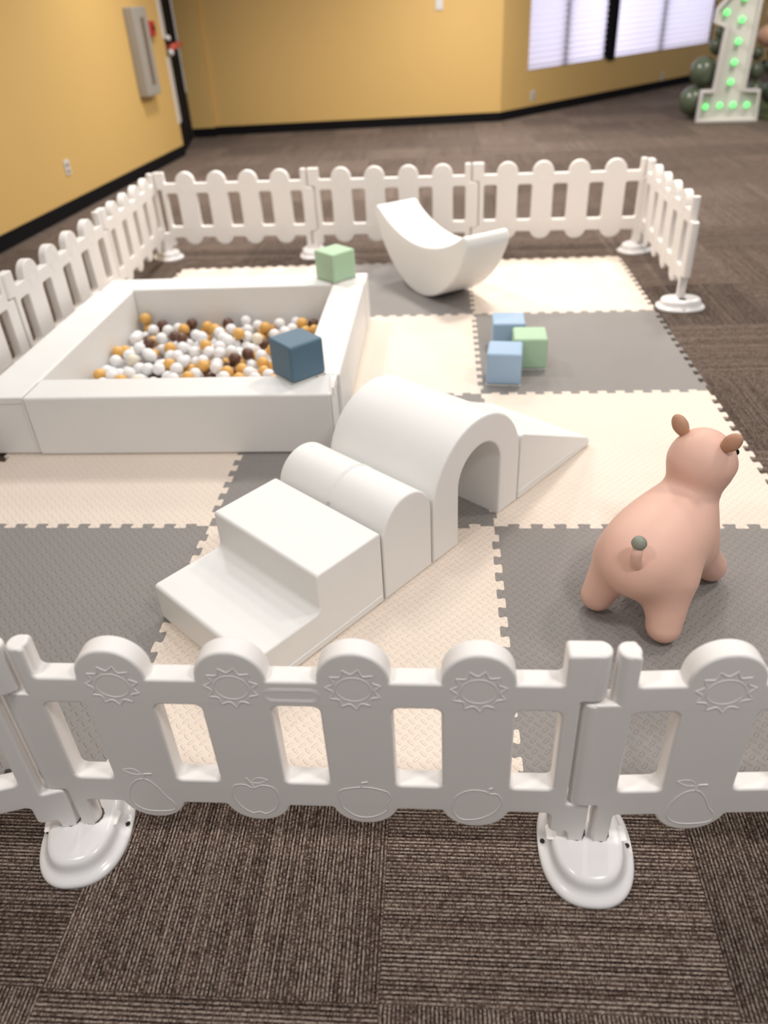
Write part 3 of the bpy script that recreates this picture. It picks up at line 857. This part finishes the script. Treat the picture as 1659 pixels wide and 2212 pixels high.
def ell_mesh(name, r, seg=24):
    bm = bmesh.new(); bmesh.ops.create_uvsphere(bm, u_segments=seg, v_segments=seg//2+4, radius=1)
    for v in bm.verts:
        taper = 1-.22*max(0, -v.co.z)
        v.co = Vector((v.co.x*r[0]*taper, v.co.y*r[1]*taper, v.co.z*r[2]))
    return bm_mesh(bm, name, 180)
for s in (-1, 1):
    e = put('ear', ell_mesh('ear', (.0175, .0215, .034)), M['ear'], hop)
    e['label'] = 'brown ear'
    e.location = (HD[0]-.012+s*.018*math.sin(-YAW)*1, HD[1]+s*.067, HD[2]+.092)
    e.rotation_euler = (-s*rad(34), 0, 0)
    ey = put('eye', ell_mesh('eye', (.006, .009, .011)), M['black'], hop)
    f = Matrix.Rotation(YAW, 3, 'Z') @ Vector((.070, s*.046, .030))
    ey.location = Vector(HD)+f
tl = None
bm = bmesh.new(); add_tube(bm, [(-.040, -.020, .242), (-.057, -.021, .256), (-.069, -.022, .275), (-.073, -.023, .298), (-.070, -.023, .316)], [.022, .017, .0145, .0135, .013], False, 16)
tl = put('tail', bm_mesh(bm, 'tail', 180), M['pink'], hop)
tt = put('tail_tip', ell_mesh('tail_tip', (.0185, .0185, .0195)), M['tail_tip'], tl, (-.068, -.023, .326)); tt['label'] = 'grey-green ball tip'

# ------------------------------------------------------------------ marquee number and balloons
MO = Vector((3.809, 8.986)); md = Vector((.98907646, -.14740335)); MANG = math.atan2(md.y, md.x)
one = empty('marquee_number', (MO.x, MO.y, CZ), MANG); tag(one, 'white marquee number 1 with green bulbs, standing by the balloons', 'marquee sign')
OUT1 = [(0, 0), (.678, 0), (.650, .335), (.485, .345), (.490, 1.40), (.240, 1.40), (.030, 1.155), (.026, 1.022), (.155, .972), (.134, .343), (.004, .343)]
A2 = sum(OUT1[i-1][0]*OUT1[i][1]-OUT1[i][0]*OUT1[i-1][1] for i in range(len(OUT1)))
bm = curve_solid('back_panel', [OUT1], .01, .001, 1); xform(bm, STAND); xform(bm, Matrix.Translation((0, .09, 0)))
put('back_panel', bm_mesh(bm, 'back_panel', 30), M['marquee'], one)
bm = curve_solid('rim', [OUT1, offset_poly(OUT1, .022)[::-1]], .06, .002, 1); xform(bm, STAND); xform(bm, Matrix.Translation((0, .05, 0)))
put('rim', bm_mesh(bm, 'rim', 30), M['marquee'], one)
for x, z in ((.086, .164), (.243, .174), (.391, .176), (.543, .172), (.319, .420), (.320, .623), (.324, .830), (.321, 1.041), (.148, 1.119), (.318, 1.252)):
    bm = bmesh.new(); bmesh.ops.create_uvsphere(bm, u_segments=16, v_segments=10, radius=.033)
    put('bulb', bm_mesh(bm, 'bulb', 180), M['bulb'], one, (x, .045, z))
def balloon(name, x, y, z, r, m, label, grp):
    bm = bmesh.new(); bmesh.ops.create_uvsphere(bm, u_segments=28, v_segments=18, radius=1)
    for v in bm.verts:
        k = 1.0 + .10*max(0, -v.co.z)
        v.co = Vector((v.co.x*r*(1-.10*max(0, -v.co.z)), v.co.y*r*(1-.10*max(0, -v.co.z)), v.co.z*r*1.06*k))
    o = empty(name, (x, y, z)); tag(o, label, 'balloon', grp)
    put('latex', bm_mesh(bm, 'latex', 180), m, o)
    bm = bmesh.new(); bmesh.ops.create_cone(bm, cap_ends=True, segments=10, radius1=r*.10, radius2=r*.03, depth=r*.16)
    put('knot', bm_mesh(bm, 'knot', 60), m, o, (0, 0, -r*1.20))
    o.rotation_euler = (random.uniform(-.7, .7), random.uniform(-.7, .7), 0)
    return o
BG = 'balloon garland'
balloon('balloon', 3.885, 9.25, .506, .155, M['balloon'], 'large dark green balloon left of the number 1, the upper big one', BG)
balloon('balloon', 3.83, 9.29, .185, .165, M['balloon'], 'large dark green balloon on the floor left of the number 1', BG)
balloon('balloon', 4.0, 9.28, .765, .085, M['balloon'], 'small dark green balloon above the big ones, left of the stem of the 1', BG)
balloon('balloon', 4.02, 9.30, .905, .062, M['balloon'], 'smallest dark green balloon just under the flag of the 1', BG)
for k, (x, y, z, r, lb) in enumerate([(4.49, 9.26, .49, .088, 'dark green balloon right of the stem of the 1, midway up'), (4.69, 9.28, .52, .088, 'dark green balloon at the right edge, beside the midway one'),
        (4.52, 9.26, .28, .10, 'dark green balloon behind the right foot of the 1'), (4.77, 9.34, .24, .13, 'dark green balloon low at the right edge of the photo'),
        (4.64, 9.24, .69, .062, 'dark green balloon just below the tan balloons'), (4.485, 9.30, .665, .065, 'small dark green balloon close to the right side of the stem of the 1')]):
    balloon('balloon', x, y, z, r, M['balloon'], lb, BG)
balloon('balloon', 4.56, 9.28, .84, .115, M['balloon_tan'], 'tan balloon right of the number 1, the lower of two', BG)
balloon('balloon', 4.645, 9.34, 1.065, .110, M['balloon_tan'], 'tan balloon right of the number 1, the upper of two', BG)
balloon('balloon', 4.60, 9.40, 1.27, .110, M['balloon_brown'], 'brown balloon right of the number 1 at the top corner', BG)
gm = put('grass_mat', box_mesh('grass_mat', (4.60, 8.80, CZ), (6.3, 10.4, CZ+.02), .004, 2), M['grass']); tag(gm, 'green artificial grass mat on the carpet right of the number 1', 'grass mat')

# ------------------------------------------------------------------ light
w = bpy.data.worlds.new('world'); sc.world = w; w.use_nodes = True
w.node_tree.nodes['Background'].inputs[0].default_value = (.975, .98, 1.0, 1); w.node_tree.nodes['Background'].inputs[1].default_value = 0.41
def lamp(x, y, z, e, size, col=(1, .93, .84)):
    l = bpy.data.lights.new('ceiling_light', 'AREA'); l.energy = e; l.shape = 'DISK'; l.size = size; l.color = col; l.spread = rad(150)
    o = bpy.data.objects.new('ceiling_light', l); COL.objects.link(o); o.location = (x, y, z)
    return o
CW_, WW_ = (1, .965, .93), (1, .905, .80)
for x, y, e, c in ((-1.0, 3.6, 37, CW_), (1.6, 3.3, 38, WW_), (.3, 5.4, 46, CW_), (3.0, 4.8, 40, WW_), (-1.2, 6.6, 50, CW_), (1.2, 8.0, 105, CW_),
                   (.3, 1.5, 8, CW_), (2.8, 1.3, 24, WW_), (4.2, 7.4, 50, WW_), (-.5, -.75, 20, CW_), (1.9, -.75, 26, CW_)):
    lamp(x, y, 2.9, e, .40, c)

sc.view_settings.view_transform = 'Standard'; sc.view_settings.look = 'None'
sc.view_settings.gamma = 1.0; sc.view_settings.use_curve_mapping = False
sc.view_settings.exposure = 0.0
